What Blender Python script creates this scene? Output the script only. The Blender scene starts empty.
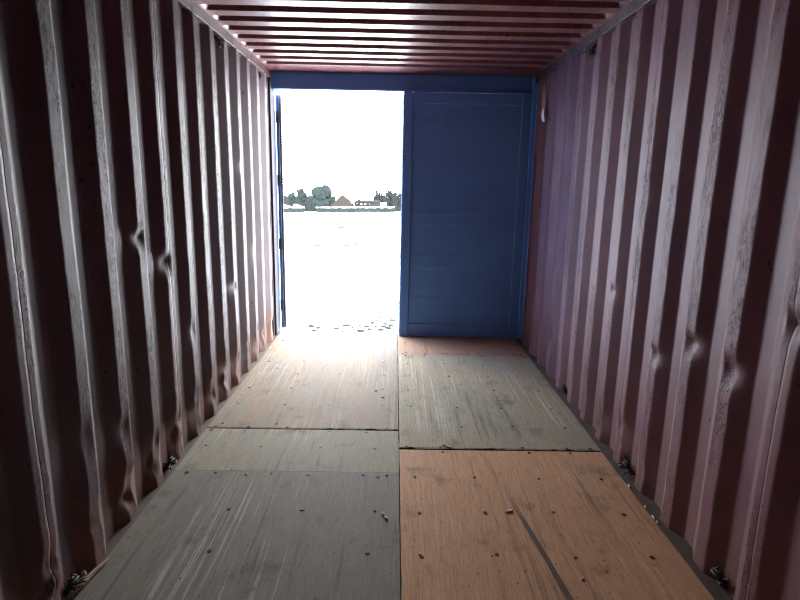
import bpy, bmesh, math, random
from mathutils import Vector, Matrix, noise

# ------------------------------------------------------------------ camera, sky, exposure
scene = bpy.context.scene
COL = scene.collection

cam_data = bpy.data.cameras.new('camera')
cam = bpy.data.objects.new('camera', cam_data)
COL.objects.link(cam)
scene.camera = cam
F_PX = 552.1
cam_data.sensor_fit = 'HORIZONTAL'
cam_data.sensor_width = 36.0
cam_data.lens = F_PX / 800.0 * 36.0
cam_data.clip_start = 0.02
cam_data.clip_end = 2000.0
PITCH, YAW, ROLL = 0.2075, 0.0118, 0.0197
fw = Vector((math.sin(YAW) * math.cos(PITCH), math.cos(YAW) * math.cos(PITCH), -math.sin(PITCH)))
rt = fw.cross(Vector((0, 0, 1))).normalized()
up = rt.cross(fw)
rr = math.cos(ROLL) * rt + math.sin(ROLL) * up
uu = -math.sin(ROLL) * rt + math.cos(ROLL) * up
m3 = Matrix((rr, uu, -fw)).transposed()
cam.matrix_world = Matrix.Translation((-0.0502, -5.2011, 1.4415)) @ m3.to_4x4()

SKY = 26.0
world = bpy.data.worlds.new('overcast_sky')
scene.world = world
world.use_nodes = True
wb = world.node_tree.nodes['Background']
wb.inputs['Color'].default_value = (0.94, 0.97, 1.0, 1)
wb.inputs['Strength'].default_value = SKY

# light portal in the doorway: emits nothing, only guides the sampling of the sky
pd = bpy.data.lights.new('doorway_portal', 'AREA')
pd.shape = 'RECTANGLE'
pd.size, pd.size_y = 1.16, 2.24
pd.cycles.is_portal = True
po = bpy.data.objects.new('doorway_portal', pd)
COL.objects.link(po)
po.location = (-0.55, 0.035, 1.12)
po.rotation_euler = (math.radians(-90), 0, 0)

vs = scene.view_settings
vs.view_transform = 'Standard'
vs.look = 'None'
vs.exposure = 0.0
vs.gamma = 1.0
vs.use_curve_mapping = False
scene.cycles.max_bounces = 12
scene.cycles.diffuse_bounces = 7
scene.cycles.glossy_bounces = 5
scene.cycles.sample_clamp_indirect = 20.0
scene.cycles.filter_width = 1.1

# ------------------------------------------------------------------ helpers
def link(o, parent=None):
    COL.objects.link(o)
    if parent is not None:
        o.parent = parent
    return o

def mesh_obj(name, verts, faces, mat, parent=None, smooth=False, loc=None):
    me = bpy.data.meshes.new(name)
    if loc is not None:
        L = Vector(loc)
        verts = [Vector(v) - L for v in verts]
    me.from_pydata([tuple(v) for v in verts], [], faces)
    me.validate()
    bm = bmesh.new(); bm.from_mesh(me)
    bmesh.ops.recalc_face_normals(bm, faces=bm.faces)
    bm.to_mesh(me); bm.free()
    if mat:
        me.materials.append(mat)
    if smooth:
        for p in me.polygons:
            p.use_smooth = True
    o = bpy.data.objects.new(name, me)
    if loc is not None:
        o.location = loc
    return link(o, parent)

class MB:
    """collects shapes for one mesh"""
    def __init__(self):
        self.v, self.f = [], []
    def add(self, vs, fs):
        n = len(self.v)
        self.v += [Vector(p) for p in vs]
        self.f += [tuple(i + n for i in f) for f in fs]
    def box(self, x0, x1, y0, y1, z0, z1, bev=0.0):
        bm = bmesh.new()
        bmesh.ops.create_cube(bm, size=1)
        for v in bm.verts:
            v.co = Vector(((x0 + x1) / 2 + v.co.x * (x1 - x0), (y0 + y1) / 2 + v.co.y * (y1 - y0), (z0 + z1) / 2 + v.co.z * (z1 - z0)))
        if bev:
            bmesh.ops.bevel(bm, geom=bm.edges[:], offset=bev, segments=2, affect='EDGES', profile=0.5)
        self.from_bm(bm)
    def from_bm(self, bm, mat=None):
        if mat is not None:
            bm.transform(mat)
        bm.verts.index_update()
        self.add([v.co.copy() for v in bm.verts], [[v.index for v in f.verts] for f in bm.faces])
        bm.free()
    def tube(self, pts, rad, n=8, cap=True):
        pts = [Vector(p) for p in pts]
        rads = rad if isinstance(rad, (list, tuple)) else [rad] * len(pts)
        base = len(self.v)
        ref = Vector((0.13, 0.31, 0.94))
        for i, p in enumerate(pts):
            a = pts[max(i - 1, 0)]; b = pts[min(i + 1, len(pts) - 1)]
            t = (b - a).normalized()
            s = t.cross(ref)
            if s.length < 1e-4:
                s = t.cross(Vector((1, 0, 0)))
            s.normalize(); w = t.cross(s)
            for k in range(n):
                an = 2 * math.pi * k / n
                self.v.append(p + (s * math.cos(an) + w * math.sin(an)) * rads[i])
        for i in range(len(pts) - 1):
            for k in range(n):
                a = base + i * n + k; b = base + i * n + (k + 1) % n
                self.f.append((a, b, b + n, a + n))
        if cap:
            self.f.append(tuple(base + k for k in range(n))[::-1])
            e = base + (len(pts) - 1) * n
            self.f.append(tuple(e + k for k in range(n)))
    def build(self, name, mat, parent=None, smooth=False, loc=None):
        return mesh_obj(name, self.v, self.f, mat, parent, smooth, loc)

def tag(o, label=None, cat=None, group=None, kind=None):
    if label: o['label'] = label
    if cat: o['category'] = cat
    if group: o['group'] = group
    if kind: o['kind'] = kind
    return o

def empty(name, loc=(0, 0, 0)):
    o = bpy.data.objects.new(name, None)
    o.location = loc
    o.empty_display_size = 0.1
    return link(o)

def struct(o, label, cat=None):
    tag(o, label, cat, None, 'structure')
    return o

# ------------------------------------------------------------------ materials
class NT:
    def __init__(self, name):
        self.m = bpy.data.materials.new(name)
        self.m.use_nodes = True
        self.t = self.m.node_tree
        self.b = self.t.nodes['Principled BSDF']
    def n(self, kind, **kw):
        nd = self.t.nodes.new(kind)
        for k, v in kw.items():
            setattr(nd, k, v)
        return nd
    def set(self, sock, v):
        if isinstance(v, bpy.types.NodeSocket):
            self.t.links.new(v, sock)
        elif isinstance(v, (tuple, list)):
            sock.default_value = tuple(v) + ((1,) if len(v) == 3 and len(sock.default_value) == 4 else ())
        else:
            sock.default_value = v
    def math(self, op, a, b=None, c=None):
        nd = self.n('ShaderNodeMath', operation=op)
        self.set(nd.inputs[0], a)
        if b is not None: self.set(nd.inputs[1], b)
        if c is not None: self.set(nd.inputs[2], c)
        return nd.outputs[0]
    def coord(self, scale=(1, 1, 1), loc=(0, 0, 0), rot=(0, 0, 0)):
        if not hasattr(self, 'tc'):
            self.tc = self.n('ShaderNodeTexCoord')
        mp = self.n('ShaderNodeMapping')
        mp.inputs['Scale'].default_value = scale
        mp.inputs['Location'].default_value = loc
        mp.inputs['Rotation'].default_value = rot
        self.t.links.new(self.tc.outputs['Object'], mp.inputs['Vector'])
        return mp.outputs[0]
    def noise(self, scale=(1, 1, 1), detail=5, rough=0.6, loc=(0, 0, 0), dist=0.0, rot=(0, 0, 0)):
        nd = self.n('ShaderNodeTexNoise')
        nd.inputs['Scale'].default_value = 1.0
        nd.inputs['Detail'].default_value = detail
        nd.inputs['Roughness'].default_value = rough
        nd.inputs['Distortion'].default_value = dist
        self.t.links.new(self.coord(scale, loc, rot), nd.inputs['Vector'])
        return nd.outputs['Fac']
    def ramp(self, v, a, b, lo=0.0, hi=1.0):
        nd = self.n('ShaderNodeMapRange', interpolation_type='SMOOTHSTEP')
        self.set(nd.inputs['Value'], v)
        nd.inputs['From Min'].default_value = a
        nd.inputs['From Max'].default_value = b
        nd.inputs['To Min'].default_value = lo
        nd.inputs['To Max'].default_value = hi
        return nd.outputs['Result']
    def mix(self, f, a, b, blend='MIX'):
        nd = self.n('ShaderNodeMix', data_type='RGBA', blend_type=blend)
        self.set(nd.inputs[0], f); self.set(nd.inputs[6], a); self.set(nd.inputs[7], b)
        return nd.outputs[2]
    def bump(self, h, strength=0.3, dist=0.01):
        nd = self.n('ShaderNodeBump')
        nd.inputs['Strength'].default_value = strength
        nd.inputs['Distance'].default_value = dist
        self.set(nd.inputs['Height'], h)
        self.t.links.new(nd.outputs[0], self.b.inputs['Normal'])
    def attr(self, name):
        nd = self.n('ShaderNodeAttribute', attribute_name=name)
        return nd.outputs['Fac']
    def xyz(self):
        s = self.n('ShaderNodeSeparateXYZ')
        self.t.links.new(self.coord(), s.inputs[0])
        return s.outputs

def plain(name, col, rough=0.6, metal=0.0, spec=0.5, var=0.15, scale=8.0):
    t = NT(name)
    n = t.noise((scale,) * 3, 4)
    c2 = tuple(c * (1 - var) for c in col)
    c3 = tuple(min(1, c * (1 + var)) for c in col)
    t.set(t.b.inputs['Base Color'], t.mix(n, c2, c3))
    t.b.inputs['Roughness'].default_value = rough
    t.b.inputs['Metallic'].default_value = metal
    t.b.inputs['Specular IOR Level'].default_value = spec
    return t.m

def wall_paint(name, base, chalk, seed, rust_amt=0.5, use_ridge=True, rough=0.52, spec=0.45):
    t = NT(name)
    big = t.noise((1.3, 1.3, 0.8), 5, 0.6, (seed, 0, 0))
    fine = t.noise((60, 60, 14), 6, 0.7, (seed, 3, 1))
    col = t.mix(t.ramp(big, 0.35, 0.7), base, chalk)
    # scuffs: swirly scratches worn into the ridge faces
    sc = t.noise((34, 34, 9), 5, 0.72, (0, seed, 2), 1.6)
    sc2 = t.noise((5, 5, 2.2), 3, 0.6, (seed, seed, 2))
    line = t.math('ABSOLUTE', t.math('SUBTRACT', sc, 0.5))
    scr = t.math('MULTIPLY', t.ramp(line, 0.05, 0.008), t.ramp(sc2, 0.38, 0.58))
    if use_ridge:
        scr = t.math('MULTIPLY', scr, t.attr('ridge'))
    col = t.mix(t.math('MULTIPLY', scr, 0.8), col, tuple(c * 0.3 for c in base))
    # chips down to dark primer
    chip = t.ramp(t.noise((26, 26, 17), 4, 0.65, (seed * 2, 1, 0)), 0.68, 0.72)
    col = t.mix(t.math('MULTIPLY', chip, 0.8), col, (0.012, 0.009, 0.010))
    # rust creeping up from the floor in streaks of its own shape
    z = t.xyz()[2]
    rn = t.noise((9, 9, 3.0), 6, 0.65, (seed, 7, 0))
    hz = t.ramp(z, 0.75, 0.0)
    rm = t.ramp(t.math('MULTIPLY', rn, t.math('ADD', 0.45, t.math('MULTIPLY', hz, 0.75))), 0.42, 0.62)
    rm = t.math('MULTIPLY', rm, rust_amt)
    rcol = t.mix(fine, (0.095, 0.042, 0.027), (0.21, 0.105, 0.068))
    col = t.mix(rm, col, rcol)
    t.set(t.b.inputs['Base Color'], col)
    rg = t.math('ADD', rough - 0.08, t.math('MULTIPLY', fine, 0.16))
    rg = t.math('ADD', rg, t.math('MULTIPLY', rm, 0.30))
    rg = t.math('ADD', rg, t.math('MULTIPLY', scr, 0.15))
    t.set(t.b.inputs['Roughness'], rg)
    t.set(t.b.inputs['Specular IOR Level'], t.math('MULTIPLY', t.math('SUBTRACT', 1.0, t.math('MAXIMUM', t.math('MULTIPLY', scr, 0.65), chip)), spec))
    h = t.math('ADD', t.math('MULTIPLY', t.noise((90, 90, 60), 4), 0.35), t.math('MULTIPLY', t.noise((14, 14, 7), 4, 0.6, (seed, 0, 4)), 1.0))
    h = t.math('SUBTRACT', h, t.math('MULTIPLY', scr, 0.25))
    t.bump(h, 0.22 if use_ridge else 0.10, 0.003)
    return t.m

def wood(name, bare, grey, greyness, seed, lightstreak=0.5, mark=False):
    t = NT(name)
    s1 = t.noise((34, 1.3, 1), 7, 0.68, (seed, seed * 2, 0))
    s2 = t.noise((7, 0.55, 1), 5, 0.6, (seed * 3, 0, 0))
    big = t.noise((1.6, 1.3, 1), 5, 0.6, (seed, 5, 0))
    fine = t.noise((150, 9, 1), 5, 0.7, (seed, 1, 0))
    g = t.math('ADD', t.math('MULTIPLY', s2, 0.6), t.math('MULTIPLY', big, 0.6))
    gm = t.ramp(g, 0.78 - greyness * 0.45, 1.0 - greyness * 0.45)
    col = t.mix(gm, bare, grey)
    col = t.mix(t.ramp(s1, 0.30, 0.70, 0.0, 0.65), col, t.mix(0.5, col, tuple(min(1, c * 1.45) for c in grey)))
    dk = t.math('MULTIPLY', t.ramp(t.noise((26, 0.9, 1), 6, 0.7, (2, seed, 0)), 0.53, 0.64), t.ramp(big, 0.35, 0.6))
    col = t.mix(t.math('MULTIPLY', dk, 0.6), col, tuple(c * 0.45 for c in grey))
    # pale scrape streaks along the sheet
    ls = t.ramp(t.noise((60, 0.8, 1), 4, 0.6, (seed, seed, 3)), 0.54, 0.62)
    lm = t.ramp(t.noise((2.4, 1.1, 1), 3, 0.5, (seed, 9, 3)), 0.45, 0.60)
    col = t.mix(t.math('MULTIPLY', t.math('MULTIPLY', ls, lm), lightstreak), col, tuple(min(.8, c * 2.0 + .04) for c in grey))
    # dirt blotches and specks
    bl = t.ramp(t.noise((5, 4, 1), 5, 0.65, (seed, 2, 8)), 0.54, 0.70)
    col = t.mix(t.math('MULTIPLY', bl, 0.5), col, (0.07, 0.055, 0.042))
    sp = t.ramp(t.noise((70, 45, 1), 2, 0.5, (seed, 4, 8)), 0.67, 0.72)
    col = t.mix(t.math('MULTIPLY', sp, 0.75), col, (0.03, 0.022, 0.018))
    col = t.mix(t.ramp(fine, 0.4, 0.7, 0.0, 0.35), col, (0.05, 0.04, 0.03))
    if mark:   # rubber tyre mark curving over the sheet
        o = t.xyz()
        cy = t.math('ADD', o[1], 3.16)
        cx = t.math('ADD', t.math('MULTIPLY', cy, -0.130), 0.560)
        cx = t.math('SUBTRACT', cx, t.math('MULTIPLY', t.math('MULTIPLY', cy, cy), 0.03))
        d = t.math('ABSOLUTE', t.math('SUBTRACT', o[0], cx))
        d = t.math('ADD', d, t.math('MULTIPLY', t.math('SUBTRACT', s1, 0.5), 0.015))
        mk = t.math('MULTIPLY', t.ramp(d, 0.016, 0.008), t.ramp(o[1], -2.75, -3.1, 0.15, 0.85))
        col = t.mix(mk, col, (0.055, 0.045, 0.042))
    t.set(t.b.inputs['Base Color'], col)
    t.set(t.b.inputs['Roughness'], t.math('ADD', 0.62, t.math('MULTIPLY', s1, 0.3)))
    t.b.inputs['Specular IOR Level'].default_value = 0.15
    t.bump(t.math('ADD', s1, t.math('MULTIPLY', fine, 0.5)), 0.35, 0.003)
    return t.m

M = {}
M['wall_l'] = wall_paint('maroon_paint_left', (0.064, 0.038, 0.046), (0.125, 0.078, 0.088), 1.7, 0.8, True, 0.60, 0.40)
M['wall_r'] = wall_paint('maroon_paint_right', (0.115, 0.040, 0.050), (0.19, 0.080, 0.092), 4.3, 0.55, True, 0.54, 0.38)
M['wall_b'] = wall_paint('maroon_paint_end', (0.135, 0.042, 0.048), (0.20, 0.095, 0.10), 9.1, 0.4, False)
M['roof'] = wall_paint('maroon_paint_roof', (0.15, 0.046, 0.047), (0.19, 0.066, 0.067), 6.4, 0.0, False, 0.37)
M['rail'] = wall_paint('maroon_paint_rail', (0.075, 0.034, 0.036), (0.12, 0.055, 0.058), 7.7, 0.2, False, 0.45)
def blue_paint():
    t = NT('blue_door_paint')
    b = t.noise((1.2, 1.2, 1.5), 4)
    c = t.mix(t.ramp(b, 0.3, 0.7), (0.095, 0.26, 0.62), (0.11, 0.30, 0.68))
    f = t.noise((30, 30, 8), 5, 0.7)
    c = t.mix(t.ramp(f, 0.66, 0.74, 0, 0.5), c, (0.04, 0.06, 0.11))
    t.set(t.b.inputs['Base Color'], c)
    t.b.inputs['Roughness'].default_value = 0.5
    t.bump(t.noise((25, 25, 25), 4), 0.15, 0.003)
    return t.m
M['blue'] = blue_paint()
M['post'] = plain('dull_post_paint', (0.045, 0.040, 0.050), 0.75, 0, 0.2, 0.3, 6)
M['rubber'] = plain('black_rubber', (0.03, 0.03, 0.045), 0.6)
M['steel'] = plain('worn_steel', (0.11, 0.09, 0.085), 0.55, 0.4, 0.5, 0.4, 30)
M['galv'] = plain('dirty_steel_strip', (0.085, 0.065, 0.05), 0.65, 0.2, 0.4, 0.5, 14)
M['black'] = plain('black_iron', (0.012, 0.011, 0.012), 0.7)
M['screw'] = plain('rusty_screw', (0.018, 0.013, 0.011), 0.7, 0.2)
M['edge'] = plain('plywood_edge', (0.07, 0.05, 0.035), 0.8)
M['chip'] = plain('pale_wood_chip', (0.55, 0.46, 0.36), 0.8)
M['splinter'] = plain('brown_wood_splinter', (0.30, 0.19, 0.13), 0.75, 0, 0.4, 0.35, 40)
M['white'] = plain('white_flake', (0.75, 0.74, 0.72), 0.7)
M['tape'] = plain('brown_tape', (0.42, 0.24, 0.10), 0.6)
M['snow'] = plain('snow', (0.86, 0.88, 0.90), 0.8, 0, 0.3, 0.03, 3)
M['clod'] = plain('frozen_earth', (0.034, 0.036, 0.035), 0.9, 0, 0.0, 0.4, 12)
M['leaf'] = plain('evergreen_foliage', (0.0125, 0.0165, 0.0165), 0.95, 0, 0.0, 0.5, 0.6)
M['leaf2'] = plain('grey_green_hedge', (0.0125, 0.0150, 0.0148), 0.95, 0, 0.0, 0.3, 0.6)
M['bark'] = plain('bare_bark', (0.017, 0.019, 0.019), 0.95, 0, 0.0)
M['brick'] = plain('dull_brick_roof', (0.0165, 0.0145, 0.0135), 0.9, 0, 0.0)
M['wallfar'] = plain('pale_render', (0.017, 0.017, 0.017), 0.9, 0, 0.0)
M['darkwood'] = plain('dark_timber', (0.016, 0.016, 0.017), 0.9, 0, 0.0)
M['subfloor'] = plain('underfloor_steel', (0.03, 0.025, 0.025), 0.8)

# ------------------------------------------------------------------ container shell
Y_BACK = -5.87
RIDGE_X, OUTER_X = 1.165, 1.201
PER = 0.278
H_RAIL = 2.33
rng = random.Random(11)

def profile(y0, y1, edge):
    """(y, depth 0..1, ridge flag): trapezoidal sheet; depth 1 on the ridge nearest the room; edge = door-side edge of one ridge flat"""
    key = []
    k0 = int((y0 - edge) / PER) - 2
    k1 = int((y1 - edge) / PER) + 2
    for k in range(k0, k1 + 1):
        e = edge + k * PER
        key += [(e - 0.070, 1), (e, 1), (e + 0.068, 0), (e + 0.140, 0)]
    key = sorted(key)
    # round the bends a little
    pts = []
    for i in range(1, len(key) - 1):
        (ya, da), (yb, db), (yc, dc) = key[i - 1], key[i], key[i + 1]
        r = 0.005
        g0 = (yb - 2.2 * r, db + (da - db) * 2.2 * r / (yb - ya))
        g1 = (yb + 2.2 * r, db + (dc - db) * 2.2 * r / (yc - yb))
        pa = (yb - r, db + (da - db) * r / (yb - ya))
        pc = (yb + r, db + (dc - db) * r / (yc - yb))
        mid = (yb, 0.5 * db + 0.25 * (pa[1] + pc[1]))
        pts += [g0, pa, mid, pc, g1]
        L = yc - yb - 4.4 * r
        for j in (1, 2):
            f = j / 3
            yy = yb + 2.2 * r + L * f
            pts.append((yy, db + (dc - db) * (yy - yb) / (yc - yb)))
    out = [p for p in pts if y0 <= p[0] <= y1]
    def at(y):
        for a, b in zip(pts, pts[1:]):
            if a[0] <= y <= b[0]:
                return a[1] + (b[1] - a[1]) * (y - a[0]) / (b[0] - a[0])
        return 0
    if out[0][0] - y0 > 1e-4: out.insert(0, (y0, at(y0)))
    if y1 - out[-1][0] > 1e-4: out.append((y1, at(y1)))
    return out

# dents: (y, z, radius_y, radius_z, depth, sideways)
DENT_R = [(-2.74, 0.69, .05, .05, .030, .010), (-3.04, 0.83, .05, .055, .030, .010), (-3.31, 0.81, .05, .06, .032, .010),
          (-3.59, 1.05, .05, .05, .030, .008), (-2.18, 0.88, .045, .05, .024, .008), (-2.14, 2.00, .05, .13, .024, .02),
          (-1.60, 0.95, .05, .05, .014, .005), (-2.45, 1.42, .05, .06, .012, .01), (-0.95, 1.2, .05, .12, .012, .006),
          (-1.85, 0.42, .05, .08, .018, .01), (-2.46, 0.2, .05, .08, .018, .012), (-1.1, 0.35, .05, .1, .02, .01)]
DENT_L = [(-1.83, 1.83, .05, .07, .022, -.012), (-1.86, 1.35, .05, .09, .018, .014), (-2.77, 1.19, .05, .05, .026, .012),
          (-2.51, 1.05, .05, .06, .028, .014), (-2.20, 0.62, .05, .08, .016, .01), (-1.40, 0.72, .05, .05, .018, .014),
          (-3.33, 0.52, .05, .10, .014, .008), (-3.05, 0.42, .05, .09, .018, .010), (-1.08, 1.55, .05, .06, .014, .008),
          (-0.8, 0.9, .05, .1, .012, .01)]

def wall_point(side, y, d, z, edge, ds, crumple, zb, zt):
    fade = min(1.0, max(0.0, (z - zb) / 0.02)) * min(1.0, max(0.0, (zt - z) / 0.1))
    dd, yy = d, y
    k = math.floor((y - edge + 0.12) / PER)
    n1 = noise.noise(Vector((side * 3.1, y * 1.7, z * 1.3)))
    n2 = noise.noise(Vector((side * 5 + k * 7.3, 2.0, z * 2.6)))
    n3 = noise.noise(Vector((side * 9 + k * 3.7, 5.0, z * 9.0)))
    n4 = noise.noise(Vector((k * 5.9 + side, y * 14, z * 14.0)))
    xin = 0.0025 * n1 + d * (0.0015 * n2 + 0.0008 * n3 + 0.0005 * n4)
    yy += d * fade * (0.0035 * n2 + 0.0015 * n3)
    for (dy, dz, ry, rz, dep, sw) in ds:
        r2 = ((y - dy) / ry) ** 2 + ((z - dz) / rz) ** 2
        if r2 < 7:
            g = math.exp(-r2)
            if z > dz: g = math.exp(-((y - dy) / ry) ** 2 - ((z - dz) / (rz * .55)) ** 2)   # sharp upper lip
            dd -= d * g * dep * 0.8 / 0.036
            yy += sw * g * fade
    if crumple > 0 and z < 0.6:
        amt = crumple * (0.55 + 0.45 * noise.noise(Vector((k * 2.7, side, 4.4))))
        c0 = 0.10 + 0.10 * abs(noise.noise(Vector((k * 1.9, 3.3, side))))
        g = math.exp(-((z - c0) / 0.11) ** 2)
        dd -= d * amt * g * (0.75 + 0.9 * n4)
        yy += d * fade * amt * g * (0.035 * math.sin(z * 24 + k * 1.3) + 0.02 * n4)
        xin += d * amt * math.exp(-((z - c0 - .16) / .07) ** 2) * 0.008
    x = OUTER_X - (OUTER_X - RIDGE_X) * dd - xin * fade
    return (side * x, yy, z)

def build_wall(side, y0, y1, edge, dents, mat, crumple, parent, zb, zt):
    prof = profile(y0, y1, edge)
    # finer rows near floor
    zs = []
    z = zb
    while z < zt - 1e-6:
        zs.append(z)
        z += 0.014 if z < 1.3 else 0.022
    zs.append(zt)
    verts, ridge = [], []
    for z in zs:
        for (y, d) in prof:
            verts.append(wall_point(side, y, d, z, edge, dents, crumple, zb, zt))
            ridge.append(1.0 if d > 0.97 else 0.0)
    n = len(prof)
    faces = []
    for j in range(len(zs) - 1):
        for i in range(n - 1):
            a = j * n + i
            faces.append((a, a + 1, a + n + 1, a + n))
    me = bpy.data.meshes.new('panel')
    me.from_pydata(verts, [], faces)
    at = me.attributes.new('ridge', 'FLOAT', 'POINT')
    at.data.foreach_set('value', ridge)
    me.materials.append(mat)
    for p in me.polygons: p.use_smooth = True
    if side > 0: me.flip_normals()
    o = bpy.data.objects.new('panel', me)
    link(o, parent)
    so = o.modifiers.new('steel_thickness', 'SOLIDIFY')
    so.thickness = 0.002
    so.offset = 1.0
    return o

EDGE_L, EDGE_R = -3.275, -3.268
WALL_END = -0.095
wall_left = struct(empty('wall_left'), 'maroon corrugated steel side wall with bent lower ridges beside the open doorway', 'wall')
wall_right = struct(empty('wall_right'), 'maroon corrugated steel side wall with scuffed dented ridges beside the blue door', 'wall')
# sheets overlap on the middle of a ridge every fourth corrugation
def joints(edge):
    js = [edge - 0.032 - PER + 4 * PER * i for i in range(-3, 6)]
    return [Y_BACK] + [j for j in js if Y_BACK + .2 < j < WALL_END - 0.3] + [WALL_END]
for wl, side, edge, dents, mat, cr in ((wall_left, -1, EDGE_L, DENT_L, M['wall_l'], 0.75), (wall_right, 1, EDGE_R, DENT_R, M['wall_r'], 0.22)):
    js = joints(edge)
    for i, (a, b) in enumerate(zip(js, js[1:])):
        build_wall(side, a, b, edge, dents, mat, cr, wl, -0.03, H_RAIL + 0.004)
        if i:   # dark open lap seam: the edge of the overlapping sheet
            mb = MB()
            for j in range(91):
                z = (H_RAIL - 0.01) * j / 90
                p = Vector(wall_point(side, a, 1.0, z, edge, dents, cr, -0.03, H_RAIL + 0.004))
                i0, i1 = -side * 0.0018, side * 0.004
                mb.v += [p + Vector((i0, -0.0014, 0)), p + Vector((i0, 0.0006, 0)), p + Vector((i1, 0.0006, 0)), p + Vector((i1, -0.0014, 0))]
                if j:
                    b0 = len(mb.v) - 8
                    for q in range(4):
                        mb.f.append((b0 + q, b0 + (q + 1) % 4, b0 + 4 + (q + 1) % 4, b0 + 4 + q))
            mb.f += [(0, 1, 2, 3), tuple(len(mb.v) - 4 + q for q in range(4))]
            mb.build('lap_seam', M['black'], wl)

# end wall behind the viewer
def end_wall():
    key = []
    x = -1.21
    pts = []
    while x < 1.21:
        pts += [(x, 0), (x + 0.11, 0), (x + 0.128, 1), (x + 0.232, 1)]
        x += 0.25
    pts = [p for p in pts if p[0] <= 1.215] + [(1.215, 0)]
    v, f = [], []
    for z in (-0.03, 2.40):
        for (x, d) in pts:
            v.append((x, Y_BACK - 0.045 + 0.045 * d, z))
    n = len(pts)
    for i in range(n - 1):
        f.append((i, i + 1, n + i + 1, n + i))
    for o in (0, 0):
        pass
    ob = mesh_obj('wall_back', v, f, M['wall_b'])
    so = ob.modifiers.new('steel_thickness', 'SOLIDIFY'); so.thickness = 0.003; so.offset = 0
    struct(ob, 'maroon corrugated steel end wall closing the container behind the viewer', 'wall')
end_wall()

# roof: flat sheet with pressed grooves that stop short of the rails
def roof():
    Z0, DEP = 2.39, 0.027
    PITCH_R = 0.2065
    yl = -0.735            # far edge of one groove
    grooves = [yl - PITCH_R * k for k in range(0, 26)] + [yl + PITCH_R, yl + 2 * PITCH_R]
    W_G, SL = 0.110, 0.018
    XH = 1.152            # groove ends here
    ys = set([Y_BACK - 0.01, 0.02])
    for g in grooves:
        if g - W_G > Y_BACK + 0.05 and g < -0.2:
            for t in (g + .007, g + .0025, g - W_G - .007, g - W_G - .0025, g - SL - .007, g - W_G + SL + .007, g, g - 0.003, g - SL + .003, g - SL, g - W_G / 2, g - W_G + SL, g - W_G + SL - .003, g - W_G + .003, g - W_G):
                ys.add(t)
    ys = sorted(ys)
    ns = [-1.21, -1.162] + [-XH + i * 0.008 for i in range(8)]
    xs = ns + [-1.08 + i * (2.16 / 42) for i in range(1, 42)] + [-x for x in reversed(ns)]
    def h(x, y):
        best = 0
        for g in grooves:
            if g - W_G <= y <= g and g < -0.2 and g - W_G > Y_BACK + 0.05:
                t = min((g - y) / SL, (y - (g - W_G)) / SL, 1.0)
                t = t * t * (3 - 2 * t) * 0.35 + t * 0.65
                e = (XH - abs(x)) / 0.034
                e = min(1, max(0, e)); e = e * e * (3 - 2 * e)
                best = max(best, t * e)
        return best
    v, f = [], []
    for y in ys:
        for x in xs:
            z = Z0 + DEP * h(x, y)
            z -= 0.003 * noise.noise(Vector((x * 1.1, y * 1.6, 7.0))) * (1 if abs(x) < 1.14 and y < -.05 else 0)
            v.append((x, y, z))
    n = len(xs)
    for j in range(len(ys) - 1):
        for i in range(n - 1):
            a = j * n + i
            f.append((a, a + n, a + n + 1, a + 1))
    me = bpy.data.meshes.new('ceiling')
    me.from_pydata(v, [], f)
    me.materials.append(M['roof'])
    for p in me.polygons: p.use_smooth = True
    o = link(bpy.data.objects.new('ceiling', me))
    so = o.modifiers.new('steel_thickness', 'SOLIDIFY'); so.thickness = 0.002; so.offset = -1.0
    struct(o, 'maroon steel container roof pressed with crosswise grooves', 'ceiling')
roof()

# top side rails
for i, s in enumerate((-1, 1)):
    mb = MB()
    xa, xb = sorted((s * 1.162, s * 1.225))
    mb.box(xa, xb, Y_BACK - 0.05, 0.1, H_RAIL, 2.4, 0.003)
    o = mb.build('trim_%d' % (i + 1), M['rail'])
    struct(o, 'maroon steel top rail along the %s wall' % ('left' if s < 0 else 'right'), 'rail')
    # weld bead that follows the corrugation under the rail
    edge = EDGE_L if s < 0 else EDGE_R
    pr = [(y, d) for (y, d) in profile(Y_BACK, WALL_END, edge)]
    mb = MB()
    mb.tube([(s * (OUTER_X - 0.0355 * d - 0.004), y, H_RAIL - 0.003 - 0.004 * abs(noise.noise(Vector((y * 30, s, 1))))) for (y, d) in pr], 0.0035, 6)
    mb.build('weld_bead', M['rail'], o, True)

# bottom rails / floor flashing
for i, s in enumerate((-1, 1)):
    mb = MB()
    xa, xb = sorted((s * (1.150 if s < 0 else 1.118), s * 1.235))
    mb.box(xa, xb, Y_BACK - 0.05, 0.06, -0.12, -0.006, 0.002)
    o = mb.build('baseboard_%s' % ('left' if s < 0 else 'right'), M['galv'])
    struct(o, 'dirty steel floor rail along the foot of the %s wall' % ('left' if s < 0 else 'right'), 'rail')

# corner posts, header, sill
for i, s in enumerate((-1, 1)):
    mb = MB()
    xa, xb = sorted((s * (1.166 if s < 0 else 1.150), s * 1.26))
    mb.box(xa, xb, -0.068, 0.115 if s < 0 else 0.075, -0.12, 2.40, 0.006)
    xa, xb = sorted((s * 1.185, s * 1.26))
    mb.box(xa, xb, -0.105, -0.06, -0.12, 2.395, 0.003)
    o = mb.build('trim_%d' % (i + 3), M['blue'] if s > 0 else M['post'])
    struct(o, 'steel corner post beside the %s' % ('open doorway' if s < 0 else 'closed blue door'), 'corner post')
mb = MB()
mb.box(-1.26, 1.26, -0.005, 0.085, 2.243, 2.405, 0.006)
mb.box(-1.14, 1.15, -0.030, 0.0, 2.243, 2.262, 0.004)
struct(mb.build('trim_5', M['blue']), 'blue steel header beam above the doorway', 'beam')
mb = MB()
mb.box(-1.14, 1.15, 0.028, 0.085, -0.12, -0.004, 0.005)
struct(mb.build('trim_6', M['galv']), 'steel sill along the foot of the doorway', 'sill')

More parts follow.
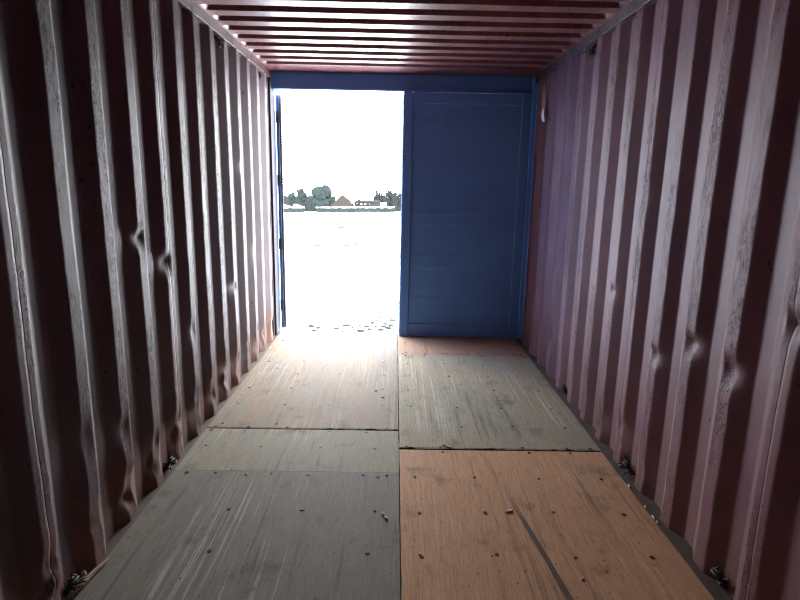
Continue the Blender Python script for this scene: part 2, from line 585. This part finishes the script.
# ------------------------------------------------------------------ doors
def door_leaf(parent, w, h, mat):
    """leaf in its own frame: x 0..w from the hinge side, y 0 (room face) .. 0.055, z 0..h"""
    fr = 0.085
    mb = MB(); mb.box(0, fr, 0, 0.05, 0, h, 0.006); mb.build('stile', mat, parent)
    mb = MB(); mb.box(w - fr, w, 0, 0.05, 0, h, 0.006); mb.build('stile', mat, parent)
    mb = MB(); mb.box(fr, w - fr, 0.004, 0.05, 0, 0.13, 0.006); mb.build('bottom_rail', mat, parent)
    mb = MB(); mb.box(fr, w - fr, 0.004, 0.05, h - 0.10, h, 0.006); mb.build('top_rail', mat, parent)
    # pressed panel with shallow horizontal ribs
    zs = [(0.125, 0)]
    z = 0.125
    nb = 5
    seg = (h - 0.10 - 0.125) / nb
    for i in range(nb):
        zs += [(z + seg * 0.30, 0), (z + seg * 0.38, 1), (z + seg * 0.62, 1), (z + seg * 0.70, 0)]
        z += seg
    zs.append((h - 0.095, 0))
    v, f = [], []
    xs = [fr - 0.004 + (w - 2 * fr + 0.008) * i / 12 for i in range(13)]
    for (zz, d) in zs:
        for x in xs:
            v.append((x, 0.016 - 0.004 * d + 0.003 * noise.noise(Vector((x * 2, zz * 2, 3))), zz))
    n = len(xs)
    for j in range(len(zs) - 1):
        for i in range(n - 1):
            a = j * n + i
            f.append((a, a + 1, a + n + 1, a + n))
    p = mesh_obj('door_panel', v, f, mat, parent)
    so = p.modifiers.new('steel_thickness', 'SOLIDIFY'); so.thickness = 0.003; so.offset = 0

d2 = empty('door_2', (1.149, -0.052, 0.004))
d2.rotation_euler.z = math.pi
struct(d2, 'closed blue steel container door with pressed panel', 'door')
# leaf mirrored by turning: x runs from right jamb towards the opening, so flip y instead
d2.rotation_euler.z = 0
d2.location = (0.008, -0.052, -0.0015)
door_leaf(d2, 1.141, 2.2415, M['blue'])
mb = MB()
mb.tube([(-0.001, 0.05, 0.02), (-0.001, 0.05, 2.22)], 0.007, 8)
mb.build('gasket', M['rubber'], d2, True)

d1 = empty('door_1', (-1.112, 0.135, 0.012))
struct(d1, 'open container door swung outside past the left jamb', 'door')
d1.rotation_euler.z = math.radians(90 + 13.5)
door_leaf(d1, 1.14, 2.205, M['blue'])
mb = MB()
g = [(-0.008, 0.012, 0.02 + 2.17 * i / 20) for i in range(21)]
mb.tube(g, 0.014, 8)
mb.build('gasket', M['rubber'], d1, True)
# hinges on the left post
for z in (0.25, 0.85, 1.45, 2.02):
    mb = MB()
    mb.tube([(-1.158, 0.128, z - 0.05), (-1.158, 0.128, z + 0.05)], 0.011, 8)
    mb.build('hinge', M['steel'], None, True)
    o = bpy.data.objects[COL.objects[-1].name]
    o.parent = d1
    o.matrix_parent_inverse = (Matrix.Translation(d1.location) @ d1.rotation_euler.to_matrix().to_4x4()).inverted()

# ------------------------------------------------------------------ floor
floor_o = struct(empty('floor'), 'worn plywood sheet floor screwed down inside the container', 'floor')
mb = MB(); mb.box(-1.16, 1.13, Y_BACK, 0.03, -0.12, -0.03)
mb.build('underfloor', M['subfloor'], floor_o)
SEAM = -0.008
TAN, ORANGE = (0.25, 0.175, 0.12), (0.45, 0.245, 0.130)
GREY, OLIVE, DGREY = (0.205, 0.185, 0.155), (0.25, 0.225, 0.165), (0.195, 0.18, 0.148)
sheets = [  # x0, x1, y0, y1, z_top, material, ragged near edge
    (-1.150, SEAM, -2.132, 0.028, 0.000, wood('ply_tan', TAN, GREY, 0.62, 1.3, 0.4), 1),
    (-1.150, SEAM, -2.624, -2.140, -0.002, wood('ply_grey_pale', OLIVE, (0.24, 0.225, 0.18), 0.6, 2.9, 0.45), 0),
    (-1.150, SEAM, -5.0, -2.6252, -0.002, wood('ply_grey', DGREY, (0.175, 0.168, 0.142), 0.6, 5.2, 0.75), 0),
    (-1.150, SEAM, Y_BACK + .01, -5.004, -0.002, wood('ply_back_left', ORANGE, GREY, 0.4, 8.2, 0.4), 0),
    (SEAM + 0.004, 1.128, -0.628, 0.026, -0.001, wood('ply_orange_strip', (0.30, 0.175, 0.115), (0.28, 0.18, 0.13), 0.2, 3.6, 0.1), 0),
    (SEAM + 0.004, 1.128, -2.356, -0.6292, -0.001, wood('ply_olive', (0.29, 0.235, 0.16), (0.225, 0.215, 0.165), 0.6, 6.1, 0.55), 1),
    (SEAM + 0.004, 1.128, -4.78, -2.366, -0.004, wood('ply_orange', ORANGE, (0.40, 0.26, 0.165), 0.3, 7.4, 0.22, True), 0),
    (SEAM + 0.004, 1.128, Y_BACK + .01, -4.784, -0.003, wood('ply_back_right', DGREY, GREY, 0.5, 9.4, 0.4), 0),
]
srng = random.Random(5)
def sheet(x0, x1, y0, y1, zt, mat, ragged):
    nx, v, f = 72, [], []
    ys_n = [y0, y0 + 0.012, y0 + 0.03]
    ny = max(3, int((y1 - y0) / 0.08))
    ys = ys_n + [y0 + 0.03 + (y1 - y0 - 0.03) * j / ny for j in range(1, ny + 1)]
    for j, y in enumerate(ys):
        for i in range(nx + 1):
            x = x0 + (x1 - x0) * i / nx
            yy, z = y, zt
            z += 0.0025 * noise.noise(Vector((x * 1.5, y * 1.2, zt * 100)))
            if j == 0 and ragged:
                r = noise.noise(Vector((x * 26, y0 * 3, 0.5)))
                yy += max(0.0, r) * 0.022 + 0.002 * noise.noise(Vector((x * 90, 1, 1)))
                z -= 0.003
            if i in (0, nx):
                r = noise.noise(Vector((x0 * 5, y * 20, 2.5)))
                x += (1 if i == 0 else -1) * max(0, r) * 0.004
                z -= 0.001
            v.append((x, yy, z))
    n = nx + 1
    for j in range(len(ys) - 1):
        for i in range(nx):
            a = j * n + i
            f.append((a, a + 1, a + n + 1, a + n))
    # skirt down to the underfloor
    top = len(v)
    rim = [i for i in range(n)] + [j * n + nx for j in range(1, len(ys))] + [(len(ys) - 1) * n + i for i in range(nx - 1, -1, -1)] + [j * n for j in range(len(ys) - 2, 0, -1)]
    for q in rim:
        p = v[q]; v.append((p[0], p[1], -0.03))
    L = len(rim)
    for q in range(L):
        f.append((rim[q], top + q, top + (q + 1) % L, rim[(q + 1) % L]))
    o = mesh_obj('plywood_sheet', v, f, mat, floor_o)
    o.data.materials.append(M['edge'])
    for p in o.data.polygons[-L:]:
        pass
    for p in o.data.polygons:
        if abs(p.normal.z) < 0.5: p.material_index = 1
    # screw heads sunk into the sheet
    mb = MB()
    rows = [r for r in [-2.66 - 0.298 * k for k in range(-9, 11)] if y0 + 0.02 < r < y1 - 0.02]
    extra = [y0 + 0.022, y1 - 0.022] if (y1 - y0) > 0.4 else [y0 + .025]
    for r in rows:
        for fx in (0.068, 0.34, 0.61, 0.895):
            if srng.random() < 0.12: continue
            screw(mb, x0 + (x1 - x0) * fx + srng.uniform(-.015, .015), r + srng.uniform(-.012, .012), zt)
    for r in extra:
        for fx in (0.05, 0.20, 0.42, 0.63, 0.85, 0.95):
            if srng.random() < 0.3: continue
            screw(mb, x0 + (x1 - x0) * fx + srng.uniform(-.02, .02), r, zt)
    tag(mb.build('screws', M['screw'], o), kind='stuff')
def screw(mb, x, y, zt):
    r = srng.uniform(0.006, 0.0095)
    n = 9
    vs = [(x, y, zt + 0.0022)]
    for k in range(n):
        a = 2 * math.pi * k / n
        q = r * srng.uniform(0.8, 1.25)
        vs.append((x + q * math.cos(a), y + q * math.sin(a), zt + 0.0020))
    for k in range(n):
        p = vs[1 + k]; vs.append((p[0], p[1], zt - 0.006))
    fs = [(0, 1 + k, 1 + (k + 1) % n) for k in range(n)] + [(1 + k, 1 + n + k, 1 + n + (k + 1) % n, 1 + (k + 1) % n) for k in range(n)]
    mb.add(vs, fs)
for s in sheets:
    sheet(*s)

# ------------------------------------------------------------------ lashing rings on the rails
def lashing_ring(x, y, z, s, up_side, label):
    """bent rod welded to the rail, with a loose D ring; s = wall side"""
    root = empty('lashing_ring', (x, y, z))
    tag(root, label, 'lashing ring', 'lashing rings along the walls')
    d = -1 if up_side else 1
    mb = MB()
    pts = []
    for k in range(13):
        a = math.pi * k / 12
        pts.append((-s * (0.020 * math.sin(a)), 0.034 * math.cos(a), d * 0.010 + d * 0.020 * math.sin(a)))
    mb.tube([(0.012 * s, 0.034, 0)] + pts + [(0.012 * s, -0.034, 0)], 0.0065, 8)
    mb.build('anchor_bar', M['black'], root, True)
    mb = MB()
    pts = []
    for k in range(17):
        a = 2 * math.pi * k / 16
        pts.append((-s * (0.006 + 0.008 * math.cos(a)), 0.026 * math.sin(a), d * (0.022 + 0.026 * math.cos(a)) - 0.004))
    mb.tube(pts, 0.005, 7)
    mb.build('ring', M['black'], root, True)
    r = random.Random(int(y * 1000) + s)
    mb = MB()
    for q in range(7):
        p = Vector((-s * 0.008, r.uniform(-.03, .03), d * 0.012))
        path = [p.copy()]
        dr = Vector((r.uniform(-.4, .4), r.uniform(-1, 1), r.uniform(-.2, 1) * d)).normalized()
        for w in range(5):
            dr = (dr + Vector((r.uniform(-.5, .5), r.uniform(-.7, .7), r.uniform(-.6, .3)))).normalized()
            p = p + dr * 0.011
            path.append(Vector((p.x, p.y, max(p.z, -0.001) if not up_side else min(p.z, 0.0))))
        mb.tube(path, 0.0035, 5)
    mb.build('cord_scrap', M['black'], root, True)

lashing_ring(1.186, -3.40, 0.008, 1, False, 'black lashing ring at the foot of the right wall, nearest the viewer')
lashing_ring(1.186, -2.574, 0.008, 1, False, 'black lashing ring at the foot of the right wall, second from the viewer')
lashing_ring(1.186, -1.462, 0.008, 1, False, 'black lashing ring at the foot of the right wall, third from the viewer')
lashing_ring(-1.186, -3.475, 0.008, -1, False, 'black lashing ring at the foot of the left wall beside the wooden splinter')
lashing_ring(-1.186, -2.60, 0.008, -1, False, 'black lashing ring at the foot of the left wall, between the splinter and the doorway')
lashing_ring(-1.182, -1.46, H_RAIL - 0.012, -1, True, 'black lashing ring with cord scraps under the left top rail, midway along')
lashing_ring(-1.182, -0.40, H_RAIL - 0.012, -1, True, 'black lashing ring under the left top rail close to the doorway')
lashing_ring(1.182, -1.462, H_RAIL - 0.012, 1, True, 'black lashing ring with cord scraps under the right top rail')

# ------------------------------------------------------------------ litter
def chip(name, pts, zt, th, mat, label, cat, group=None):
    """flat flake with an uneven outline: pts in x,y"""
    n = len(pts)
    cx = sum(p[0] for p in pts) / n; cy = sum(p[1] for p in pts) / n
    v = [(p[0], p[1], zt + 0.0005) for p in pts] + [(cx + (p[0] - cx) * .8, cy + (p[1] - cy) * .8, zt + th * (0.7 + 0.5 * ((i * 37) % 5) / 5)) for i, p in enumerate(pts)]
    f = [tuple(range(n))[::-1], tuple(range(n, 2 * n))] + [(i, (i + 1) % n, n + (i + 1) % n, n + i) for i in range(n)]
    o = mesh_obj(name, v, f, mat, None, False, (cx, cy, zt))
    tag(o, label, cat, group)
    return o
def flake(x, y, l, w, ang, zt, th=0.005, mat=None, label='', name='wood_chip', cat='wood chip', group=None):
    r = random.Random(int(x * 997 + y * 131))
    pts = []
    for k in range(8):
        a = 2 * math.pi * k / 8
        u = l / 2 * math.cos(a) * r.uniform(.8, 1.1); q = w / 2 * math.sin(a) * r.uniform(.75, 1.15)
        pts.append((x + u * math.cos(ang) - q * math.sin(ang), y + u * math.sin(ang) + q * math.cos(ang)))
    return chip(name, pts, zt, th, mat or M['chip'], label, cat, group)
flake(0.490, -2.950, 0.050, 0.018, 0.35, -0.0035, 0.007, label='pale wood chip lying in the middle of the orange plywood sheet')
flake(-0.083, -2.988, 0.022, 0.012, 2.2, -0.0015, 0.007, M['white'], 'white flake on the dark grey sheet, farther one of a close pair')
flake(-0.066, -3.020, 0.024, 0.012, 2.4, -0.0015, 0.007, M['white'], 'white flake on the dark grey sheet, nearer one of a close pair')
flake(0.072, -3.255, 0.014, 0.012, 0.2, -0.0035, 0.005, M['white'], 'tiny white flake near the centre seam on the orange sheet')
flake(0.272, -2.338, 0.040, 0.016, -0.4, 0.0, 0.006, label='pale wood chip at the splintered edge of the olive sheet')
flake(0.245, -2.315, 0.022, 0.012, 0.6, 0.0, 0.006, label='tiny pale chip just behind the larger chip on the olive sheet')
flake(0.680, -3.385, 0.020, 0.012, 0.9, -0.0035, 0.005, label='small pale chip on the orange sheet to the right of the tyre mark')
flake(-0.115, -1.62, 0.030, 0.012, 0.1, 0.001, 0.006, label='small pale chip on the tan sheet beside the centre seam')
flake(-0.165, -1.50, 0.030, 0.010, 0.9, 0.001, 0.006, label='small pale chip on the tan sheet, a step behind another chip')
flake(-1.182, -3.40, 0.022, 0.016, 0.4, -0.005, 0.020, M['white'], 'white crumb in the wall corrugation beside the wooden splinter')
flake(-1.176, -2.545, 0.020, 0.013, 0.4, -0.005, 0.018, M['white'], 'white crumb at the foot of the left wall beside a lashing ring')
flake(1.175, -3.34, 0.020, 0.013, 0.4, -0.005, 0.018, M['white'], 'white crumb at the foot of the right wall beside the nearest lashing ring')
flake(1.168, -2.52, 0.018, 0.012, 0.4, -0.005, 0.014, M['white'], 'white crumb at the foot of the right wall beside the second lashing ring')
for k, (y, l) in enumerate(((-2.98, .035), (-3.02, .022), (-2.90, .022), (-2.72, .03))):
    flake(1.133, y, l, 0.008, 1.5, -0.005, 0.006, M['white'], 'whitish sliver along the right floor edge, ' + ('longest, second nearest of four', 'nearest of four', 'third nearest of four', 'farthest of four')[k], 'sliver', 'sliver', 'slivers along the right floor edge')
# long splinter along the left edge
mb = MB()
A, B = Vector((-1.158, -3.500, 0.007)), Vector((-1.134, -3.310, 0.008))
pp = [A.lerp(B, t) + Vector((0.002 * math.sin(9 * t), 0, 0.002 * math.sin(5 * t))) for t in [i / 10 for i in range(11)]]
mb.tube(pp, [0.003 + 0.006 * math.sin(math.pi * min(1, 0.12 + 0.85 * i / 10)) for i in range(11)], 6)
tag(mb.build('wood_splinter', M['splinter'], None, False, tuple(A)), 'long brown wooden splinter lying along the left floor edge', 'splinter')

# peeling strip near the top of the right wall by the door
t = empty('peeling_tape', (1.163, -0.50, 1.95))
tag(t, 'peeling brown tape strip with pale lower end, high on the right wall near the door', 'tape')
def strip(name, rows, mat):
    """rows of (y, z, halfwidth, off)"""
    v, f = [], []
    for (y, z, hw, off) in rows:
        for (dy, dx) in ((-hw, 0), (hw, -0.004), (hw, -0.006), (-hw, -0.002)):
            v.append((-off + dx, y + 0.50 + dy, z - 1.95))
    for i in range(len(rows) - 1):
        for q in range(4):
            a = i * 4
            f.append((a + q, a + (q + 1) % 4, a + 4 + (q + 1) % 4, a + 4 + q))
    f += [(0, 1, 2, 3), tuple(len(v) - 4 + q for q in range(4))]
    return mesh_obj(name, v, f, mat, t)
strip('tape_body', [(-0.41, 2.262, 0.006, 0.002), (-0.43, 2.21, 0.022, 0.006), (-0.46, 2.15, 0.034, 0.010), (-0.49, 2.09, 0.040, 0.016), (-0.51, 2.05, 0.030, 0.022)], M['tape'])
strip('tape_end', [(-0.51, 2.06, 0.020, 0.024), (-0.525, 2.02, 0.030, 0.030), (-0.54, 1.985, 0.034, 0.030), (-0.55, 1.955, 0.024, 0.024)], M['white'])

# ------------------------------------------------------------------ outside: snow field and far objects
def gz(x, y):
    return -0.16 - 0.0425 * y + 0.019 * x
def snow_field():
    v, f = [], []
    ys = [-7, -3, -1, -0.3] + [0.05 + 0.06 * i for i in range(0, 60)]
    y = ys[-1]
    while y < 900:
        y *= 1.12; ys.append(y)
    us = [-1 + 2 * i / 60 for i in range(61)]
    for y in ys:
        hw = 5 + abs(y) * 0.9
        for u in us:
            x = hw * u
            z = gz(x, y)
            if y > 0:
                z += 0.035 * noise.noise(Vector((x * 2.2, y * 2.2, 0))) * min(1, y) + 0.012 * noise.noise(Vector((x * 9, y * 9, 3)))
                z += 0.05 * noise.noise(Vector((x * .2, y * .2, 1))) * min(1, y / 3)
            if y < 0.4 and abs(x) < 1.6: z = min(z, -0.16)
            v.append((x, y, z))
    n = len(us)
    for j in range(len(ys) - 1):
        for i in range(n - 1):
            a = j * n + i
            f.append((a, a + 1, a + n + 1, a + n))
    o = mesh_obj('ground', v, f, M['snow'], None, True)
    struct(o, 'open snow field outside the doorway', 'snow field')
snow_field()

# clods and dead grass poking out of the snow
def clod(x, y, sx, sy, sz, label, group):
    bm = bmesh.new()
    bmesh.ops.create_icosphere(bm, subdivisions=2, radius=1)
    for v in bm.verts:
        d = 1 + 0.35 * noise.noise(v.co * 1.7 + Vector((x * 9, y * 9, 0)))
        v.co = Vector((v.co.x * sx * d, v.co.y * sy * d, v.co.z * sz * d))
    me = bpy.data.meshes.new('earth_clod'); bm.to_mesh(me); bm.free()
    me.materials.append(M['clod'])
    o = link(bpy.data.objects.new('earth_clod', me))
    o.location = (x, y, gz(x, y) + 0.01)
    tag(o, label, 'clod', group)
for (x, y, s, lb) in ((-4.4, 31.5, .20, 'smaller of the two farthest dark clods out in the snow field'), (-3.7, 32.6, .34, 'larger of the two farthest dark clods out in the snow field'),
                   (-2.9, 15.0, .12, 'lone dark clod in the snow nearest the open door leaf, halfway out'), (-1.78, 15.0, .13, 'dark clod halfway out in the snow, left one of a close pair'),
                   (-1.48, 15.35, .12, 'dark clod halfway out in the snow, right one of a close pair')):
    clod(x, y, s, s * .6, s * .6, lb, 'clods far out in the snow')
crng = random.Random(21)
near = [(-0.21, 1.60), (-0.14, 1.20), (-0.25, 1.05), (-0.10, 0.98), (-0.32, 0.92), (-1.10, 1.80), (-0.92, 1.0), (-0.70, 0.94), (-0.52, 1.0), (-0.18, 0.86),
        (-0.42, 0.84), (-0.62, 0.82), (-0.30, 1.28), (-0.06, 1.42), (-0.80, 1.25), (-0.12, 1.9), (-0.95, 0.85), (-0.45, 1.15), (-0.24, 1.42), (-0.36, 1.06), (-0.08, 1.12), (-0.60, 1.12), (-1.02, 1.1), (-0.16, 1.06), (-0.5, .92)]
for (x, y) in near:
    s = crng.uniform(.016, .034)
    clod(x, y, s * crng.uniform(1, 1.8), s * .8, s * .55, 'small dark clod in the trodden snow just outside the doorway', 'clods outside the doorway')

# far objects, about 190 m away on the falling field
YF = 190.0
trng = random.Random(3)
def crown_tree(name, x, w, h, ztop, mat, label, base=None, y=YF, lumps=16):
    z0 = gz(x, y)
    root = empty(name, (x, y, z0)); tag(root, label, 'tree', 'trees beyond the field')
    H = ztop - z0
    mb = MB()
    mb.tube([(0, 0, 0), (0.1, 0, H * .4), (0, 0, H * .8)], [w * .05 + .08, w * .04 + .05, 0.05], 7)
    mb.build('trunk', M['bark'], root)
    mb = MB()
    for i in range(lumps):
        a = trng.uniform(0, 6.28); t = trng.uniform(0, 1)
        zc = H - h * (0.12 + 0.78 * t)
        rad = w / 2 * (0.72 if t < .2 else 0.62) * trng.uniform(.3, .8)
        lr = w * trng.uniform(.16, .27)
        bm = bmesh.new(); bmesh.ops.create_icosphere(bm, subdivisions=2, radius=lr)
        for v in bm.verts:
            v.co *= 1 + 0.45 * noise.noise(v.co * (2.2 / lr) + Vector((i, x, 0)))
        c = Vector((rad * math.cos(a), rad * math.sin(a), zc))
        mb.from_bm(bm, Matrix.Translation(c))
        for q in range(26):     # ragged leafy outline
            d = Vector((trng.gauss(0, 1), trng.gauss(0, 1), trng.gauss(0, 1))).normalized()
            p = c + d * lr * trng.uniform(.85, 1.2)
            e1 = Vector((trng.gauss(0, 1), trng.gauss(0, 1), trng.gauss(0, 1))).normalized() * w * .05
            e2 = d.cross(e1)
            if e2.length > 1e-6: e2 = e2.normalized() * w * .03
            mb.add([p - e1, p + e2, p + e1, p - e2, p + d * w * .03], [(0, 1, 4), (1, 2, 4), (2, 3, 4), (3, 0, 4), (3, 2, 1, 0)])
    mb.build('crown', mat, root)
def bare_tree(x, h, label, y=YF + 4):
    z0 = gz(x, y)
    root = empty('bare_tree', (x, y, z0)); tag(root, label, 'tree', 'bare trees beyond the field')
    mb = MB()
    mb.tube([(0, 0, 0), (trng.uniform(-.1, .1), 0, h * .5), (trng.uniform(-.2, .2), 0, h)], [.30, .26, .12], 6)
    mb.build('trunk', M['bark'], root)
    mb = MB()
    for i in range(30):
        z = h * trng.uniform(.15, .92)
        a = trng.uniform(0, 6.28); L = (h - z) * .45 + .35
        d = Vector((math.cos(a) * .5, math.sin(a) * .5, 1)).normalized()
        p0 = Vector((0, 0, z)); p1 = p0 + d * L * .6; p2 = p1 + (d + Vector((0, 0, .3))).normalized() * L * .5
        mb.tube([p0, p1, p2], [.20, .16, .10], 4)
        for q in range(3):
            e = p0.lerp(p1, trng.uniform(.3, 1)); dd = (d + Vector((trng.uniform(-.6, .6), trng.uniform(-.6, .6), .2))).normalized()
            mb.tube([e, e + dd * L * .4], [.13, .10], 4)
    mb.build('branches', M['bark'], root)

def hedge(name, x0, x1, y, h0, depth, mat, label, seed, cat='hedge', amp=.25):
    xm = (x0 + x1) / 2
    loc = Vector((xm, y, gz(xm, y)))
    nx, nz = int((x1 - x0) / .35) + 2, 7
    v, f = [], []
    prof = [(-depth / 2, -.3), (-depth / 2, h0 * .55), (-depth * .42, h0 * .9), (0, h0), (depth * .42, h0 * .9), (depth / 2, h0 * .55), (depth / 2, -.3)]
    for i in range(nx):
        x = x0 + (x1 - x0) * i / (nx - 1)
        for j, (dy, z) in enumerate(prof):
            a = noise.noise(Vector((x * .9, j * .8, seed))) + .6 * noise.noise(Vector((x * 2.7, j, seed + 5)))
            v.append((x - xm, dy + amp * .5 * a, z + (amp * a if z > 0 else 0) + gz(x, y) - gz(xm, y)))
    m = len(prof)
    for i in range(nx - 1):
        for j in range(m - 1):
            k = i * m + j
            f.append((k, k + 1, k + m + 1, k + m))
    f += [tuple(range(m)), tuple((nx - 1) * m + j for j in range(m))]
    o = mesh_obj(name, v, f, mat); o.location = loc
    tag(o, label, cat)
    return o
hedge('clipped_hedge', -110, -22.5, YF + 14, 5.9, 3, M['leaf2'], 'long level hedge behind the snow-topped sheds beneath the evergreen trees', 1.0)
crown_tree('evergreen_tree', -36.6, 3.2, 5.0, -2.2, M['leaf'], 'smallest rounded evergreen rising over the hedge at its doorpost end', y=YF + 3)
crown_tree('evergreen_tree', -32.9, 3.9, 5.5, -1.0, M['leaf'], 'slim evergreen in the middle, between the smallest and the broadest tree', y=YF + 3)
crown_tree('evergreen_tree', -25.9, 7.6, 7.0, -0.35, M['leaf'], 'broadest and tallest evergreen tree beside the brown hipped roof', y=YF + 1, lumps=34)
# house with a hipped roof
def house():
    x0, x1, y = -22.4, -14.8, YF - 2
    xm = (x0 + x1) / 2
    z0 = gz(xm, y)
    root = empty('house', (xm, y, z0)); tag(root, 'low house with a broad brown roof beside the tallest tree', 'house')
    hw = (x1 - x0) / 2
    eave = 2.0; ap = 5.5
    mb = MB(); mb.box(-hw + .3, hw - .3, 0, 8, -.5, eave + .1, .02); mb.build('wall', M['wallfar'], root)
    v = [(-hw, -.4, eave), (hw, -.4, eave), (hw, 8.4, eave), (-hw, 8.4, eave), (-.5, 3.2, ap), (.6, 3.2, ap), (.6, 5, ap), (-.5, 5, ap),
         (-hw, -.4, eave - .15), (hw, -.4, eave - .15), (hw, 8.4, eave - .15), (-hw, 8.4, eave - .15)]
    f = [(0, 1, 5, 4), (1, 2, 6, 5), (2, 3, 7, 6), (3, 0, 4, 7), (4, 5, 6, 7), (8, 9, 1, 0), (9, 10, 2, 1), (10, 11, 3, 2), (11, 8, 0, 3), (11, 10, 9, 8)]
    mesh_obj('roof', v, f, M['brick'], root)
house()
# long low building with small pale windows and shrubs
def low_building():
    x0, x1, y = -14.4, -5.4, YF + 2
    xm = (x0 + x1) / 2; z0 = gz(xm, y); hw = (x1 - x0) / 2
    root = empty('low_building', (xm, y, z0)); tag(root, 'long low dark building with a row of pale windows behind the snow bank', 'building')
    mb = MB(); mb.box(-hw, hw, 0, 5, -.5, 3.4, .02); mb.build('wall', M['wallfar'], root)
    v = [(-hw - .2, -.3, 3.4), (hw + .2, -.3, 3.4), (hw + .2, 5.3, 3.4), (-hw - .2, 5.3, 3.4), (-hw + .6, 2.5, 4.0), (hw - .6, 2.5, 4.0)]
    mesh_obj('roof', v, [(0, 1, 5, 4), (1, 2, 5), (2, 3, 4, 5), (3, 0, 4), (3, 2, 1, 0)], M['darkwood'], root)
    for k in range(4):
        xx = -hw + .8 + k * 1.35
        mb = MB(); mb.box(xx, xx + .5, -.06, .02, 2.5, 2.95, .01)
        mb.build('window', M['snow'], root)
low_building()
for x, h in ((-15.0, 3.6), (-6.0, 4.2)):
    pass
crown_tree('evergreen_shrub', -12.9, 1.9, 2.4, -4.2, M['leaf'], 'dark round shrub at the house end of the long low building', y=YF - 1, lumps=8)
crown_tree('evergreen_shrub', -9.3, 2.0, 2.2, -4.3, M['leaf'], 'dark round shrub before the middle of the long low building', y=YF - 1, lumps=8)
for i, x in enumerate([-6.9, -6.2, -5.3, -4.4, -3.5, -2.6, -1.9, -1.2, -0.5, 0.2, 0.9, 1.7, 2.5]):
    bare_tree(x, (8.2 if i == 0 else trng.uniform(6.8, 8.2)), 'leafless grey tree in the row beside the blue door edge', YF + 12 + 3.2 * (i % 4))
hedge('low_thicket', -8.5, 45, YF + 28, 4.6, 2, M['leaf2'], 'low grey thicket behind the row of leafless trees', 5.0, 'thicket', .5)

# low dark walls capped with snow at the far edge of the field
def bank(x0, x1, label, seed):
    y = YF - 12
    xm = (x0 + x1) / 2
    root = empty('snowy_bank', (xm, y, gz(xm, y))); tag(root, label, 'bank', 'snow-capped banks at the edge of the field')
    nx = int((x1 - x0) / .4) + 2
    def band(name, za, zb, d, mat, wob):
        v, f = [], []
        for i in range(nx):
            x = x0 + (x1 - x0) * i / (nx - 1)
            g = gz(x, y) - gz(xm, y)
            w = wob * noise.noise(Vector((x * .5, seed, 1)))
            w0 = .12 * noise.noise(Vector((x * .8, seed, 4)))
            for (dy, z) in ((-d, za + (w0 if za > 0 else 0)), (-d, zb + w), (d, zb + w), (d, za + (w0 if za > 0 else 0))):
                v.append((x - xm, dy, z + g))
        for i in range(nx - 1):
            for j in range(4):
                k = i * 4
                f.append((k + j, k + (j + 1) % 4, k + 4 + (j + 1) % 4, k + 4 + j))
        f += [(0, 1, 2, 3), tuple((nx - 1) * 4 + j for j in range(4))]
        mesh_obj(name, v, f, mat, root)
    band('dark_face', -.4, 1.5, 1.0, M['leaf2'], .1)
    band('snow_cap', 1.45, 1.7, 1.15, M['snow'], .22)
bank(-80, -29.9, 'snow-capped dark bank at the field edge nearest the doorpost', 2.0)
bank(-25.8, -0.2, 'long snow-capped dark bank at the field edge before the house', 6.0)
# snowy lean-to roofs on the left
def shed(x0, x1, label):
    y = YF - 6; xm = (x0 + x1) / 2; z0 = gz(xm, y); w = (x1 - x0) / 2
    root = empty('shed', (xm, y, z0)); tag(root, label, 'shed', 'sheds by the field')
    mb = MB(); mb.box(-w, w, 0, 3, -.5, 1.5, .02); mb.build('wall', M['darkwood'], root)
    v = [(-w - .1, -.3, 2.55), (w + .1, -.3, 1.55), (w + .1, 3.2, 1.55), (-w - .1, 3.2, 2.55)]
    v += [(a, b, c - .35) for a, b, c in v]
    mesh_obj('snowy_roof', v, [(0, 1, 2, 3), (7, 6, 5, 4), (0, 4, 5, 1), (1, 5, 6, 2), (2, 6, 7, 3), (3, 7, 4, 0)], M['snow'], root)
shed(-38.4, -35.2, 'low shed with a slanting snowy roof, the one nearer the doorpost')
shed(-34.2, -31.2, 'low shed with a slanting snowy roof beside the gap in the bank')
def post(x, y, h, label):
    mb = MB(); z0 = gz(x, y)
    mb.tube([(x, y, z0 - .2), (x, y, z0 + h * .6), (x, y, z0 + h)], [.09, .085, .075], 8)
    mb.box(x - .12, x + .12, y - .12, y + .12, z0 + h, z0 + h + .06, .01)
    o = mb.build('fence_post', M['darkwood'], None, False, (x, y, z0))
    tag(o, label, 'post', 'posts at the edge of the field')
post(-28.1, YF - 12, 2.2, 'thin dark post standing in the gap between the snow-capped banks')
post(-24.4, YF - 14, 2.3, 'thin dark post just right of the gap between the banks')
post(-21.0, YF - 14, 2.3, 'thin dark post in front of the tall tree')
# pale kiosk with a dark doorway
def kiosk():
    x, y = -4.0, YF - 9
    z0 = gz(x, y)
    root = empty('kiosk', (x, y, z0)); tag(root, 'small white hut with a dark doorway before the leafless trees', 'hut')
    mb = MB(); mb.box(-.9, .9, 0, 2, -.4, 2.7, .03); mb.build('wall', M['snow'], root)
    v = [(-1.05, -.15, 2.68), (1.05, -.15, 2.68), (1.05, 2.15, 2.68), (-1.05, 2.15, 2.68), (-1.05, 1, 3.0), (1.05, 1, 3.0)]
    mesh_obj('roof', v, [(0, 1, 5, 4), (1, 2, 5), (2, 3, 4, 5), (3, 0, 4), (3, 2, 1, 0)], M['snow'], root)
    mb = MB(); mb.box(.22, .58, -.05, .02, 1.3, 2.7 - .1, .01); mb.build('doorway', M['darkwood'], root)
kiosk()
